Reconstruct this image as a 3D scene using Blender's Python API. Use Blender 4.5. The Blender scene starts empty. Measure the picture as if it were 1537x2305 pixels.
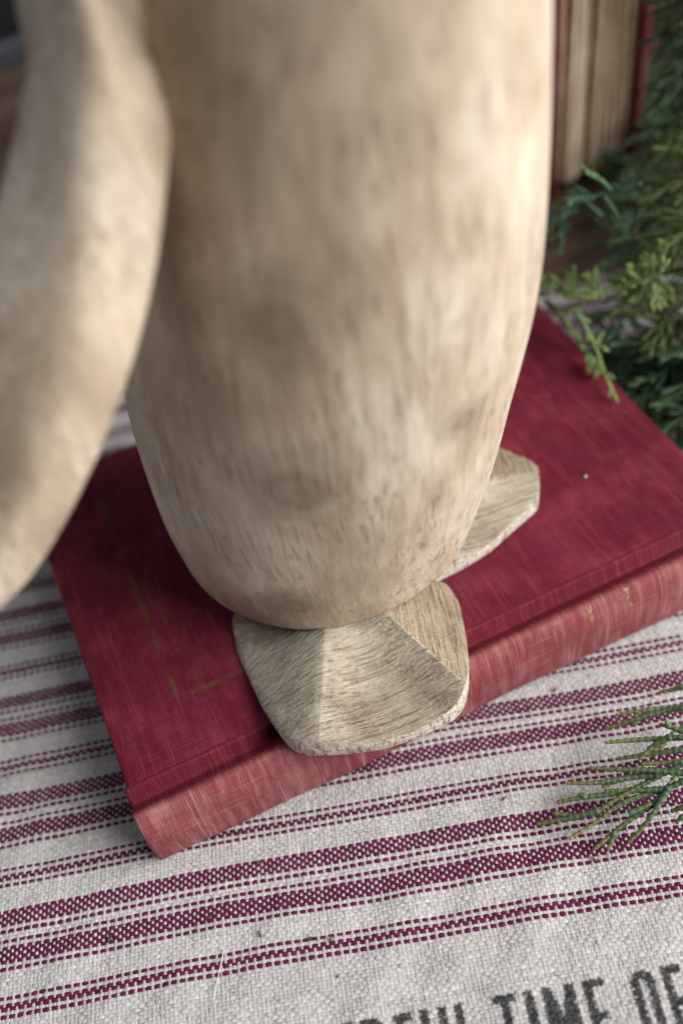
import bpy, math, random
import numpy as np
from mathutils import Vector, Matrix

random.seed(7)
rng = np.random.default_rng(7)
sc = bpy.context.scene
col = sc.collection

# ------------------------------------------------------------------ camera
# world frame: metres, x along the spine of the lying book, y from spine to fore edge, z up from the cloth
CAM = np.array([0.03739, -0.14498, 0.27691])
R = np.array([[0.90310, -0.40904, -0.13074],
              [-0.39264, -0.66324, -0.63714],
              [0.17390, 0.62674, -0.75958]])      # rows: image right, image down, view direction
FPX = 2240.0                                        # focal length in photograph pixels (1537 x 2305)
cam_data = bpy.data.cameras.new('camera')
cam = bpy.data.objects.new('camera', cam_data)
col.objects.link(cam)
m = Matrix(((R[0][0], -R[1][0], -R[2][0], CAM[0]),
            (R[0][1], -R[1][1], -R[2][1], CAM[1]),
            (R[0][2], -R[1][2], -R[2][2], CAM[2]),
            (0, 0, 0, 1)))
loc_, rot_, _ = m.decompose()
cam.location = loc_
cam.rotation_mode = 'QUATERNION'
cam.rotation_quaternion = rot_
cam_data.sensor_fit = 'VERTICAL'
cam_data.sensor_height = 36.0
cam_data.lens = FPX / 2305.0 * 36.0
cam_data.clip_start = 0.005
cam_data.clip_end = 50
cam_data.dof.use_dof = True
cam_data.dof.focus_distance = 0.272
cam_data.dof.aperture_fstop = 5.0
sc.camera = cam

# ------------------------------------------------------------------ light
world = bpy.data.worlds.new('World')
sc.world = world
world.use_nodes = True
bg = world.node_tree.nodes['Background']
bg.inputs[0].default_value = (0.75, 0.82, 1.0, 1)
bg.inputs[1].default_value = 0.022


def area(name, direction, dist, size, energy, colour, target=(0.10, 0.05, 0.06)):
    d = Vector(direction).normalized()
    l = bpy.data.lights.new(name, 'AREA')
    l.shape = 'RECTANGLE'
    l.size, l.size_y = size
    l.energy = energy
    l.color = colour
    o = bpy.data.objects.new(name, l)
    col.objects.link(o)
    o.location = Vector(target) + d * dist
    o.rotation_euler = (-d).to_track_quat('-Z', 'Y').to_euler()
    return o


area('window_light', (0.63, -0.50, 0.58), 1.8, (1.5, 1.5), 62, (1.0, 0.97, 0.925))
area('far_window_light', (-0.62, 0.42, 0.66), 2.6, (1.5, 1.5), 9.5, (0.95, 0.96, 1.0))

sc.render.engine = 'CYCLES'
sc.cycles.use_denoising = True
sc.cycles.max_bounces = 6
sc.view_settings.view_transform = 'Standard'
sc.view_settings.look = 'None'
sc.view_settings.exposure = 0.12
sc.view_settings.gamma = 1.0

C0 = np.array([768.5, 1152.5])


def ray(q):
    return R.T @ np.array([(q[0] - C0[0]) / FPX, (q[1] - C0[1]) / FPX, 1.0])


def at(q, z):
    d = ray(q)
    return CAM + d * ((z - CAM[2]) / d[2])


def atd(q, dep):
    return CAM + ray(q) * dep


def proj(X):
    c = (np.asarray(X) - CAM) @ R.T
    return C0 + FPX * c[..., :2] / c[..., 2:3]


# ------------------------------------------------------------------ helpers
def tag(o, label=None, cat=None, group=None, kind=None):
    if label: o['label'] = label
    if cat: o['category'] = cat
    if group: o['group'] = group
    if kind: o['kind'] = kind
    return o


def empty(name, loc, label, cat, group=None):
    o = bpy.data.objects.new(name, None)
    o.empty_display_size = 0.01
    o.location = Vector(loc)
    col.objects.link(o)
    return tag(o, label, cat, group)


def meshobj(name, verts, faces, mat, parent=None, smooth=True, uv=None, world_coords=True):
    me = bpy.data.meshes.new(name)
    if parent is not None and world_coords:
        pl = np.array(parent_world(parent))
        verts = np.asarray(verts, float) - pl
    me.from_pydata([tuple(v) for v in np.asarray(verts, float)], [], [tuple(int(i) for i in f) for f in faces])
    if smooth:
        me.polygons.foreach_set('use_smooth', [True] * len(me.polygons))
    if uv is not None:
        l = me.uv_layers.new(name='UVMap')
        idx = np.empty(len(me.loops), np.int32)
        me.loops.foreach_get('vertex_index', idx)
        l.data.foreach_set('uv', np.asarray(uv, float)[idx].ravel())
    me.materials.append(mat)
    me.update()
    o = bpy.data.objects.new(name, me)
    col.objects.link(o)
    if parent is not None:
        o.parent = parent
    return o


def parent_world(o):
    v = Vector((0, 0, 0))
    while o is not None:
        v = v + o.location
        o = o.parent
    return v


def lin(c):
    return tuple(((x / 255) / 12.92 if x / 255 <= 0.04045 else ((x / 255 + 0.055) / 1.055) ** 2.4) for x in c) + (1,)


class NT:
    def __init__(self, name):
        self.m = bpy.data.materials.new(name)
        self.m.use_nodes = True
        self.t = self.m.node_tree
        self.b = self.t.nodes['Principled BSDF']

    def n(self, typ, **kw):
        nd = self.t.nodes.new(typ)
        for k, v in kw.items():
            if k.startswith('i_'):
                key = k[2:]
                key = int(key) if key.isdigit() else key
                self.set(nd.inputs[key], v)
            else:
                setattr(nd, k, v)
        return nd

    def set(self, sock, v):
        if hasattr(v, 'is_output') or isinstance(v, bpy.types.NodeSocket):
            self.t.links.new(v, sock)
        else:
            sock.default_value = v

    def math(self, op, a, b=None, c=None, clamp=False):
        nd = self.t.nodes.new('ShaderNodeMath')
        nd.operation = op
        nd.use_clamp = clamp
        for i, v in enumerate((a, b, c)):
            if v is not None:
                self.set(nd.inputs[i], v)
        return nd.outputs[0]

    def mix(self, fac, a, b, blend='MIX'):
        nd = self.t.nodes.new('ShaderNodeMix')
        nd.data_type = 'RGBA'
        nd.blend_type = blend
        self.set(nd.inputs[0], fac)
        self.set(nd.inputs[6], a)
        self.set(nd.inputs[7], b)
        return nd.outputs[2]

    def mapping(self, vec, scale=(1, 1, 1), rot=(0, 0, 0), loc=(0, 0, 0)):
        nd = self.t.nodes.new('ShaderNodeMapping')
        self.set(nd.inputs[0], vec)
        nd.inputs[1].default_value = loc
        nd.inputs[2].default_value = rot
        nd.inputs[3].default_value = scale
        return nd.outputs[0]

    def noise(self, vec, scale, detail=3, rough=0.55, dist=0.0):
        nd = self.n('ShaderNodeTexNoise')
        self.set(nd.inputs['Vector'], vec)
        nd.inputs['Scale'].default_value = scale
        nd.inputs['Detail'].default_value = detail
        nd.inputs['Roughness'].default_value = rough
        nd.inputs['Distortion'].default_value = dist
        return nd.outputs[0]

    def ramp(self, fac, stops, interp='LINEAR'):
        nd = self.t.nodes.new('ShaderNodeValToRGB')
        nd.color_ramp.interpolation = interp
        e = nd.color_ramp.elements
        while len(e) < len(stops):
            e.new(0.5)
        for i, (p, c) in enumerate(stops):
            e[i].position = p
            e[i].color = c if not isinstance(c, (int, float)) else (c, c, c, 1)
        self.set(nd.inputs[0], fac)
        return nd.outputs[0]

    def bump(self, h, dist, strength=1.0, normal=None):
        nd = self.t.nodes.new('ShaderNodeBump')
        nd.inputs['Strength'].default_value = strength
        nd.inputs['Distance'].default_value = dist
        self.set(nd.inputs['Height'], h)
        if normal is not None:
            self.set(nd.inputs['Normal'], normal)
        return nd.outputs[0]

    def coord(self, which='Object'):
        return self.n('ShaderNodeTexCoord').outputs[which]

    def done(self, colour, rough=0.6, normal=None, spec=0.5, sheen=0.0):
        self.set(self.b.inputs['Base Color'], colour)
        self.set(self.b.inputs['Roughness'], rough)
        self.set(self.b.inputs['Specular IOR Level'], spec)
        if sheen:
            self.b.inputs['Sheen Weight'].default_value = sheen
            self.b.inputs['Sheen Roughness'].default_value = 0.4
        if normal is not None:
            self.set(self.b.inputs['Normal'], normal)
        return self.m


# ------------------------------------------------------------------ materials
def mat_wood(name, sawn=False, knots=()):
    k = NT(name)
    co = k.coord('Object')
    if not sawn:
        warp = k.noise(co, 22, 2, 0.5)
        wv = k.n('ShaderNodeTexNoise')
        k.set(wv.inputs['Vector'], co)
        wv.inputs['Scale'].default_value = 28
        wv.inputs['Detail'].default_value = 2
        off = k.n('ShaderNodeVectorMath', operation='SCALE')
        ctr = k.n('ShaderNodeVectorMath', operation='SUBTRACT')
        k.set(ctr.inputs[0], wv.outputs['Color'])
        ctr.inputs[1].default_value = (0.5, 0.5, 0.5)
        k.set(off.inputs[0], ctr.outputs[0])
        off.inputs['Scale'].default_value = 0.012
        cw = k.n('ShaderNodeVectorMath', operation='ADD')
        k.set(cw.inputs[0], co)
        k.set(cw.inputs[1], off.outputs[0])
        cw = cw.outputs[0]
        big = k.noise(k.mapping(cw, (1, 1, 0.45)), 38, 4, 0.6)
        big2 = k.noise(k.mapping(cw, (1, 1, 0.6), loc=(3, 1, 2)), 75, 3, 0.6)
        c3 = k.n('ShaderNodeVectorMath', operation='ADD')
        o3 = k.n('ShaderNodeVectorMath', operation='SCALE')
        k.set(o3.inputs[0], off.outputs[0])
        o3.inputs['Scale'].default_value = 0.22
        k.set(c3.inputs[0], co)
        k.set(c3.inputs[1], o3.outputs[0])
        c3 = c3.outputs[0]
        grain = k.noise(k.mapping(c3, (1, 1, 0.10)), 480, 3, 0.6)
        streak = k.noise(k.mapping(c3, (1, 1, 0.10), loc=(1, 5, 2)), 820, 2, 0.5)
        c = k.ramp(big, [(0.34, (0.47, 0.38, 0.28, 1)), (0.49, (0.68, 0.565, 0.43, 1)), (0.62, (0.83, 0.745, 0.61, 1))])
        c = k.mix(k.ramp(big2, [(0.48, 0.0), (0.68, 0.45)]), c, (0.36, 0.275, 0.20, 1))
        # thin dark pore streaks gathered in patches
        patch = k.noise(co, 62, 2, 0.5)
        sk = k.ramp(streak, [(0.55, 0.0), (0.64, 1.0)])
        pm = k.ramp(patch, [(0.42, 0.04), (0.56, 1.0)])
        c = k.mix(k.math('MULTIPLY', k.math('MULTIPLY', sk, pm), 0.48), c, (0.21, 0.12, 0.08, 1))
        c = k.mix(k.math('MULTIPLY', k.ramp(grain, [(0.35, 1.0), (0.6, 0.0)]), 0.25), c, (0.36, 0.29, 0.22, 1))
        longg = k.noise(k.mapping(c3, (1, 1, 0.03), loc=(2, 2, 7)), 360, 3, 0.6)
        c = k.mix(k.math('MULTIPLY', k.ramp(longg, [(0.50, 0.0), (0.62, 1.0)]), 0.30), c, (0.33, 0.235, 0.165, 1))
        for (kx, ky, kz, rad) in knots:
            dv = k.n('ShaderNodeVectorMath', operation='SUBTRACT')
            k.set(dv.inputs[0], cw)
            dv.inputs[1].default_value = (kx, ky, kz)
            sc_ = k.n('ShaderNodeVectorMath', operation='MULTIPLY')
            k.set(sc_.inputs[0], dv.outputs[0])
            sc_.inputs[1].default_value = (1, 1, 1.15)
            ln = k.n('ShaderNodeVectorMath', operation='LENGTH')
            k.set(ln.inputs[0], sc_.outputs[0])
            d = k.math('DIVIDE', ln.outputs['Value'], rad)
            ring = k.math('ADD', k.math('MULTIPLY', k.math('SINE', k.math('MULTIPLY', k.math('ADD', d, k.math('MULTIPLY', big2, 0.35)), 17.0)), 0.5), 0.5)
            core = k.ramp(d, [(0.0, 0.9), (0.3, 0.75), (0.6, 0.35), (1.0, 0.0)])
            rg = k.math('MULTIPLY', k.ramp(d, [(0.1, 1.0), (0.9, 0.0)]), ring)
            c = k.mix(k.math('MULTIPLY', core, 0.75), c, (0.29, 0.235, 0.175, 1))
            c = k.mix(k.math('MULTIPLY', rg, 0.34), c, (0.24, 0.165, 0.115, 1))
        h = k.math('ADD', k.math('MULTIPLY', grain, 0.6), k.math('MULTIPLY', streak, 0.5))
        nrm = k.bump(h, 0.00035, 0.5)
        return k.done(c, 0.62, nrm, 0.3)
    # rough sawn foot wood: saw lines and torn fibres; the saw ran another way over the right facet
    fa = k.n('ShaderNodeAttribute', attribute_name='facet').outputs['Fac']
    isr = k.math('GREATER_THAN', fa, 0.75)
    isl = k.math('LESS_THAN', fa, 0.25)
    la = k.noise(k.mapping(k.mapping(co, rot=(0, 0, math.radians(6))), (0.035, 1, 0.5)), 1150, 2, 0.55)
    lb = k.noise(k.mapping(k.mapping(co, rot=(0, 0, math.radians(-72))), (0.03, 1, 0.5), loc=(1, 2, 3)), 1100, 2, 0.55)
    mx = k.n('ShaderNodeMix')
    k.set(mx.inputs[0], isr)
    k.set(mx.inputs[2], la)
    k.set(mx.inputs[3], lb)
    lines = mx.outputs[0]
    fuzz = k.noise(k.mapping(co, (0.5, 1, 1)), 1500, 4, 0.7)
    big = k.noise(k.mapping(k.mapping(co, rot=(0, 0, math.radians(40))), (0.3, 1, 1)), 70, 4, 0.6)
    big2 = k.noise(k.mapping(co, loc=(4, 2, 1)), 60, 3, 0.55)
    c = k.ramp(big, [(0.34, (0.27, 0.225, 0.165, 1)), (0.5, (0.45, 0.39, 0.305, 1)), (0.66, (0.60, 0.54, 0.435, 1))])
    c = k.mix(k.math('MULTIPLY', isr, 0.5), c, (0.40, 0.275, 0.16, 1))
    c = k.mix(k.math('MULTIPLY', isl, 0.35), c, (0.36, 0.34, 0.295, 1))  # left facet greyed: partly its shade, put into the colour
    c = k.mix(k.ramp(big2, [(0.5, 0.0), (0.66, 0.5)]), c, (0.20, 0.15, 0.105, 1))
    c = k.mix(k.ramp(lines, [(0.34, 0.55), (0.5, 0.0)]), c, (0.15, 0.11, 0.075, 1))
    c = k.mix(k.ramp(fuzz, [(0.52, 0.0), (0.7, 0.55)]), c, (0.72, 0.66, 0.55, 1))
    # cream side walls, paled further to stand for the front light on them
    g = k.n('ShaderNodeNewGeometry')
    sx = k.n('ShaderNodeSeparateXYZ')
    k.set(sx.inputs[0], g.outputs['True Normal'])
    side = k.ramp(k.math('ABSOLUTE', sx.outputs[2]), [(0.25, 1.0), (0.6, 0.0)])
    edge = k.noise(k.mapping(co, (1, 1, 0.22)), 900, 3, 0.6)
    ec = k.ramp(edge, [(0.36, (0.36, 0.25, 0.17, 1)), (0.45, (0.74, 0.67, 0.56, 1)), (0.6, (0.86, 0.82, 0.74, 1))])
    c = k.mix(side, c, ec)
    h = k.math('ADD', lines, k.math('MULTIPLY', fuzz, 0.5))
    nrm = k.bump(h, 0.0017, 0.95)
    return k.done(c, 0.8, nrm, 0.2)


def mat_bookcloth(name, spine=False, stamped=False):
    k = NT(name)
    uv = k.coord('UV')
    sx = k.n('ShaderNodeSeparateXYZ')
    k.set(sx.inputs[0], uv)
    u, v = sx.outputs[0], sx.outputs[1]
    P = 0.00050
    ju = k.math('MULTIPLY', k.math('SUBTRACT', k.noise(k.mapping(uv, (1, 0.15, 1)), 700, 2), 0.5), 0.0009)
    jv = k.math('MULTIPLY', k.math('SUBTRACT', k.noise(k.mapping(uv, (0.15, 1, 1), loc=(2, 3, 0)), 700, 2), 0.5), 0.0009)
    wu = k.math('SINE', k.math('MULTIPLY', k.math('ADD', u, ju), 2 * math.pi / P))
    wvv = k.math('SINE', k.math('MULTIPLY', k.math('ADD', v, jv), 2 * math.pi / P))
    weave = k.math('MULTIPLY', k.math('ADD', wu, 1), k.math('ADD', wvv, 1))          # 0..4
    # thick and thin threads
    thr_v = k.noise(k.mapping(uv, (1, 0.025, 1)), 1150, 2, 0.6)       # threads running along v
    thr_u = k.noise(k.mapping(uv, (0.03, 1, 1), loc=(5, 1, 0)), 1000, 2, 0.6)
    wear = k.noise(uv, 55, 4, 0.65)
    wear2 = k.noise(k.mapping(uv, loc=(7, 3, 0)), 18, 3, 0.6)
    if spine:
        base = k.ramp(wear2, [(0.3, (0.25, 0.030, 0.044, 1)), (0.5, (0.32, 0.050, 0.064, 1)), (0.72, (0.38, 0.090, 0.115, 1))])
        pale = (0.68, 0.36, 0.35, 1)
        dark = (0.22, 0.03, 0.042, 1)
        t0, tmul = 0.585, 0.85
    else:
        base = k.ramp(wear2, [(0.3, (0.125, 0.005, 0.019, 1)), (0.55, (0.175, 0.010, 0.033, 1)), (0.75, (0.225, 0.026, 0.062, 1))])
        pale = (0.42, 0.07, 0.10, 1)
        dark = (0.10, 0.006, 0.014, 1)
        t0, tmul = 0.58, 0.36
    slub = k.noise(k.mapping(uv, (1, 0.12, 1), loc=(1, 9, 0)), 420, 3, 0.65)
    c = k.mix(k.ramp(wear, [(0.46, 0.0), (0.72, 0.55)]), base, pale)
    c = k.mix(k.ramp(slub, [(0.3, 0.75 if spine else 0.5), (0.52, 0.0)]), c, dark)
    c = k.mix(k.ramp(slub, [(0.5, 0.0), (0.75, 0.5 if spine else 0.28)]), c, pale)
    c = k.mix(k.math('MULTIPLY', k.ramp(thr_v, [(t0, 0.0), (t0 + 0.1, 1.0)]), tmul), c, pale)
    c = k.mix(k.math('MULTIPLY', k.ramp(thr_u, [(t0 + 0.03, 0.0), (t0 + 0.13, 1.0)]), tmul * 0.55), c, pale)
    c = k.mix(k.math('MULTIPLY', k.ramp(k.math('DIVIDE', weave, 4.0), [(0.0, 1.0), (0.35, 0.0)]), 0.45), c, dark)
    c = k.mix(k.math('MULTIPLY', k.ramp(k.math('DIVIDE', weave, 4.0), [(0.55, 0.0), (1.0, 1.0)]), 0.42 if spine else 0.22), c, pale)
    if spine:
        joint = k.ramp(k.math('SUBTRACT', v, 0.28), [(0.0061, 0.0), (0.0073, 1.0)])
        # the frayed edge of the paler cloth is ragged
        v_r = k.math('ADD', k.math('SUBTRACT', v, 0.28), k.math('MULTIPLY', k.math('SUBTRACT', k.noise(k.mapping(uv, (1, 0.2, 1)), 900, 2, 0.6), 0.5), 0.0022))
        joint = k.ramp(v_r, [(0.0061, 0.0), (0.0073, 1.0)])
        c = k.mix(joint, c, k.mix(k.ramp(thr_v, [(0.5, 0.0), (0.7, 0.7)]), (0.165, 0.009, 0.026, 1), (0.30, 0.035, 0.06, 1)))
    # frayed pale edges where the cloth turns over the boards
    if stamped:
        # worn gold frame stamped into the cover: two parallel rules with gaps
        def rule(x0, x1, y0, y1, w):
            dx = k.math('MAXIMUM', k.math('SUBTRACT', x0, u), k.math('SUBTRACT', u, x1))
            dy = k.math('MAXIMUM', k.math('SUBTRACT', y0, v), k.math('SUBTRACT', v, y1))
            d = k.math('ABSOLUTE', k.math('MAXIMUM', dx, dy))
            return k.math('LESS_THAN', k.math('ADD', d, k.math('MULTIPLY', k.math('SUBTRACT', k.noise(uv, 900, 2), 0.5), 0.0012)), w)
        r1 = rule(0.0235, 0.1815, 0.0215, 0.1100, 0.00072)
        r2 = rule(0.0285, 0.1765, 0.0265, 0.1050, 0.0004)
        gaps = k.ramp(k.noise(k.mapping(uv, loc=(0.013, 0.02, 0)), 120, 3, 0.6), [(0.43, 0.0), (0.52, 1.0)])
        gaps2 = k.ramp(k.noise(k.mapping(uv, loc=(0.4, 0.2, 0)), 170, 2, 0.6), [(0.50, 0.0), (0.56, 0.8)])
        inner = k.math('MULTIPLY', k.math('MULTIPLY', k.math('GREATER_THAN', u, 0.0285), k.math('GREATER_THAN', v, 0.0265)),
                       k.ramp(k.noise(uv, 210, 4, 0.7), [(0.58, 0.0), (0.68, 0.35)]))
        inner = k.math('MULTIPLY', inner, k.math('LESS_THAN', u, 0.06))
        gm = k.math('MAXIMUM', k.math('MAXIMUM', k.math('MULTIPLY', r1, gaps), k.math('MULTIPLY', r2, gaps2)), inner)
        gm = k.math('MULTIPLY', gm, k.ramp(u, [(0.075, 1.0), (0.10, 0.0)]))
        c = k.mix(k.math('MULTIPLY', gm, 0.6), c, (0.13, 0.085, 0.022, 1))
    h = k.math('ADD', weave, k.math('ADD', k.math('MULTIPLY', thr_v, 3.0), k.math('MULTIPLY', thr_u, 2.5)))
    nrm = k.bump(h, 0.00009, 0.8)
    return k.done(c, 0.52 if not spine else 0.58, nrm, 0.22 if not spine else 0.35, sheen=0.0)


def mat_plain(name, c, rough=0.7, var=0.25, scale=120, spec=0.3, bump=0.0):
    k = NT(name)
    co = k.coord('Object')
    n = k.noise(co, scale, 4, 0.6)
    d = tuple(x * (1 - var) for x in c[:3]) + (1,)
    e = tuple(min(1, x * (1 + var)) for x in c[:3]) + (1,)
    cc = k.ramp(n, [(0.3, d), (0.7, e)])
    nrm = k.bump(n, bump, 0.6) if bump else None
    return k.done(cc, rough, nrm, spec)


def mat_attr(name, rough, spec, bumpscale, bumpdist, sheen=0.0):
    k = NT(name)
    a = k.n('ShaderNodeAttribute', attribute_name='Col')
    co = k.coord('Object')
    f = k.noise(co, bumpscale, 3, 0.7)
    c = k.mix(k.ramp(f, [(0.3, 0.35), (0.7, 0.0)]), a.outputs['Color'], (0.02, 0.02, 0.02, 1), 'MIX')
    c = k.mix(0.75, c, a.outputs['Color'])
    nrm = k.bump(f, bumpdist, 0.6)
    return k.done(c, rough, nrm, spec, sheen)


def mat_juniper(name, tint):
    k = NT(name)
    a = k.n('ShaderNodeAttribute', attribute_name='Col')
    co = k.coord('Object')
    f = k.noise(co, 900, 3, 0.6)
    c = k.mix(k.ramp(f, [(0.35, 0.5), (0.65, 0.0)]), a.outputs['Color'], tint)
    oi = k.n('ShaderNodeObjectInfo')
    hs = k.n('ShaderNodeHueSaturation')
    k.set(hs.inputs['Color'], c)
    k.set(hs.inputs['Value'], k.math('ADD', 0.75, k.math('MULTIPLY', oi.outputs['Random'], 0.5)))
    nrm = k.bump(f, 0.0003, 0.5)
    return k.done(hs.outputs[0], 0.48, nrm, 0.45)


# ------------------------------------------------------------------ shared frames
T = 0.0258            # top of the lying book's cover
BW = 0.1313           # cover width (joint to fore edge)
BH = 0.205            # cover height (along the spine)
PHI = math.radians(-16.74)
ES = np.array([math.cos(PHI), math.sin(PHI)])     # stripe direction
ET = np.array([-math.sin(PHI), math.cos(PHI)])    # across the stripes


# ------------------------------------------------------------------ setting: table
k = NT('table_wood')
co = k.coord('Object')
g1 = k.noise(k.mapping(co, (0.25, 1, 1)), 26, 5, 0.65)
g2 = k.noise(k.mapping(co, (0.06, 1, 1)), 260, 3, 0.6)
cc = k.ramp(g1, [(0.3, (0.05, 0.027, 0.02, 1)), (0.5, (0.11, 0.066, 0.052, 1)), (0.7, (0.20, 0.135, 0.11, 1))])
cc = k.mix(k.ramp(g2, [(0.35, 0.6), (0.55, 0.0)]), cc, (0.05, 0.025, 0.015, 1))
M_table = k.done(cc, 0.6, k.bump(g2, 0.0008, 0.6), 0.35)
plank_rows = [(-0.65 + 0.16 * i, -0.65 + 0.16 * (i + 1)) for i in range(11)]
table = meshobj('table', [(-1.1, -0.66, -0.034), (1.3, -0.66, -0.034), (1.3, 1.12, -0.034), (-1.1, 1.12, -0.034),
                          (-1.1, -0.66, -0.012), (1.3, -0.66, -0.012), (1.3, 1.12, -0.012), (-1.1, 1.12, -0.012)],
                [(3, 2, 1, 0), (4, 5, 6, 7), (0, 1, 5, 4), (1, 2, 6, 5), (2, 3, 7, 6), (3, 0, 4, 7)], M_table, smooth=False)
tag(table, kind='structure')


def rounded_box(x0, x1, y0, y1, z0, z1, b):
    """box with bevelled edges (chamfer b) as verts/faces"""
    v, f = [], []
    levels = [(z0, b), (z0 + b, 0), (z1 - b, 0), (z1, b)]
    for z, i in levels:
        a0, a1, c0, c1 = x0 + i, x1 - i, y0 + i, y1 - i
        e = b * 0.9
        v += [(a0 + e, c0, z), (a1 - e, c0, z), (a1, c0 + e, z), (a1, c1 - e, z), (a1 - e, c1, z), (a0 + e, c1, z), (a0, c1 - e, z), (a0, c0 + e, z)]
    for r in range(3):
        for i in range(8):
            j = (i + 1) % 8
            f.append((r * 8 + i, r * 8 + j, r * 8 + 8 + j, r * 8 + 8 + i))
    f.append(tuple(range(7, -1, -1)))
    f.append(tuple(range(24, 32)))
    return v, f


for (a, b_) in plank_rows:
    v, f = rounded_box(-1.1, 1.3, a + 0.0008, b_ - 0.0008, -0.0119, -0.0028, 0.0012)
    meshobj('plank', v, f, M_table, table, smooth=False)

# ------------------------------------------------------------------ striped towel
CREAM = np.array([0.515, 0.505, 0.51])
PLUM = np.array([0.105, 0.010, 0.050])
INK = np.array([0.019, 0.021, 0.024])
PW, PF = 0.03601 / 38, 0.00117          # warp pitch (across stripes), weft pitch (along stripes)
PURPLE = {0, 2, 3, 5, 13, 15, 16, 17, 18, 19, 21, 24, 26, 27, 28, 29, 30}
T_REF = -0.0413 - 2.5 * PW               # t of thread index 0


def wrinkle(s, t):
    w = 0.7 * (0.00055 * np.sin(s * 190 + 1.1 * np.sin(t * 130 + .6)) * np.sin(t * 150 + 0.8 + 0.9 * np.sin(s * 75))
         + 0.00035 * np.sin(s * 330 - t * 210 + 2.0) + 0.0003 * np.sin(s * 95 + t * 260))
    x = s * ES[0] + t * ET[0]
    y = s * ES[1] + t * ET[1]
    # flat where the book presses on it
    d = np.maximum(np.maximum(-0.004 - x, x - BH), np.maximum(-0.012 - y, y - BW))
    k_ = np.clip((d - 0.004) / 0.03, 0, 1)
    return w * k_ * k_ * (3 - 2 * k_)


towel = empty('striped_towel', (0.1, 0.0, -0.0015), 'cream woven towel with plum stripes and dark print spread under the red book', 'towel')

# base sheet (goes on beyond the yarns that can be told apart)
k = NT('towel_cloth')
co = k.coord('UV')
sx = k.n('ShaderNodeSeparateXYZ')
k.set(sx.inputs[0], co)
s_, t_ = sx.outputs[0], sx.outputs[1]
jt = k.math('FLOORED_MODULO', k.math('FLOOR', k.math('ADD', k.math('DIVIDE', k.math('SUBTRACT', t_, T_REF), PW), 0.5)), 38.0)
pm = 0.0
for j in sorted(PURPLE):
    pm = k.math('ADD', pm, k.math('COMPARE', jt, float(j), 0.3))
chk = k.n('ShaderNodeTexChecker')
k.set(chk.inputs['Vector'], k.mapping(co, (1 / PF, 1 / PW, 1)))
chk.inputs['Scale'].default_value = 1.0
pm = k.math('MULTIPLY', k.math('MULTIPLY', pm, chk.outputs['Fac']), k.math('GREATER_THAN', t_, T_REF - PW * 0.5))
cc = k.mix(pm, tuple(CREAM * 0.9) + (1,), tuple(PLUM) + (1,))
M_towel = k.done(cc, 0.9, k.bump(chk.outputs['Fac'], 0.0003, 0.5), 0.15)
gs = np.linspace(-0.30, 0.36, 90)
gt = np.linspace(-0.20, 0.216, 80)
S_, T_ = np.meshgrid(gs, gt)
Zb = wrinkle(S_, T_) - 0.0008
V = np.stack([S_ * ES[0] + T_ * ET[0], S_ * ES[1] + T_ * ET[1], Zb], -1).reshape(-1, 3)
F = []
for a in range(len(gt) - 1):
    for b in range(len(gs) - 1):
        i = a * len(gs) + b
        F.append((i, i + 1, i + 1 + len(gs), i + len(gs)))
base = meshobj('cloth_sheet', V, F, M_towel, towel, uv=np.stack([S_, T_], -1).reshape(-1, 2))
base.modifiers.new('thickness', 'SOLIDIFY').thickness = 0.0006
base.modifiers['thickness'].offset = -1


# lettering printed on the cloth, as stroke polygons in (s, t)
def letter_mask(s, t):
    top, hgt, w = -0.0605, 0.0172, 0.0023
    m_ = np.zeros_like(s, bool)

    def rect(a, b, c, d):
        return (s >= a) & (s <= b) & (t <= top - c) & (t >= top - d)

    def stem(x):
        return rect(x, x + w, 0, hgt)

    def E(x, wd, low=True):
        r = stem(x) | rect(x, x + wd, 0, 0.0021) | rect(x, x + wd * .88, 0.0076, 0.0096)
        return r | rect(x, x + wd, hgt - 0.0021, hgt) if low else r

    def O(x, wd):
        cx, hw, rr = x + wd / 2, wd / 2, wd / 2
        v = top - t
        d_out = (np.abs(s - cx) <= hw) & (v >= 0) & (v <= hgt)
        cap = np.where(v < rr, (s - cx) ** 2 + (rr - v) ** 2 <= rr ** 2, True)
        inn = (np.abs(s - cx) <= hw - w) & (v > rr) | ((s - cx) ** 2 + (rr - v) ** 2 < (rr - w) ** 2)
        return d_out & cap & ~(inn & (v < hgt - w))

    m_ |= E(0.0474, 0.0056)
    # R
    v = top - t
    m_ |= stem(0.0546) | (rect(0.0546, 0.0605, 0, 0.0095) & ~(rect(0.0569, 0.0583, 0.0021, 0.0075)) & ~((s > 0.0595) & (v < 0.0012)))
    m_ |= (v > 0.009) & (v < hgt) & (np.abs(s - (0.0575 + (v - 0.009) * 0.22)) < w / 2)
    m_ |= E(0.0631, 0.0047, False)
    m_ |= (stem(0.0698) | stem(0.0745)) | rect(0.0698, 0.0768, hgt - 0.002, hgt)
    m_ |= stem(0.0787) | rect(0.0787, 0.0835, hgt - 0.0021, hgt)
    # TIME
    m_ |= rect(0.0887, 0.0945, 0, 0.0021) | rect(0.0905, 0.0928, 0, hgt)
    m_ |= rect(0.0967, 0.0992, 0, hgt)
    m_ |= stem(0.1014) | stem(0.1074)
    m_ |= (v >= 0) & (v < 0.0125) & (np.abs(s - (0.1025 + v * 0.24)) < w * .55)
    m_ |= (v >= 0) & (v < 0.0125) & (np.abs(s - (0.1086 - v * 0.24)) < w * .55)
    m_ |= E(0.1118, 0.0053)
    m_ |= O(0.1236, 0.0061)
    m_ |= E(0.1318, 0.0052, False)
    return m_


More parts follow.
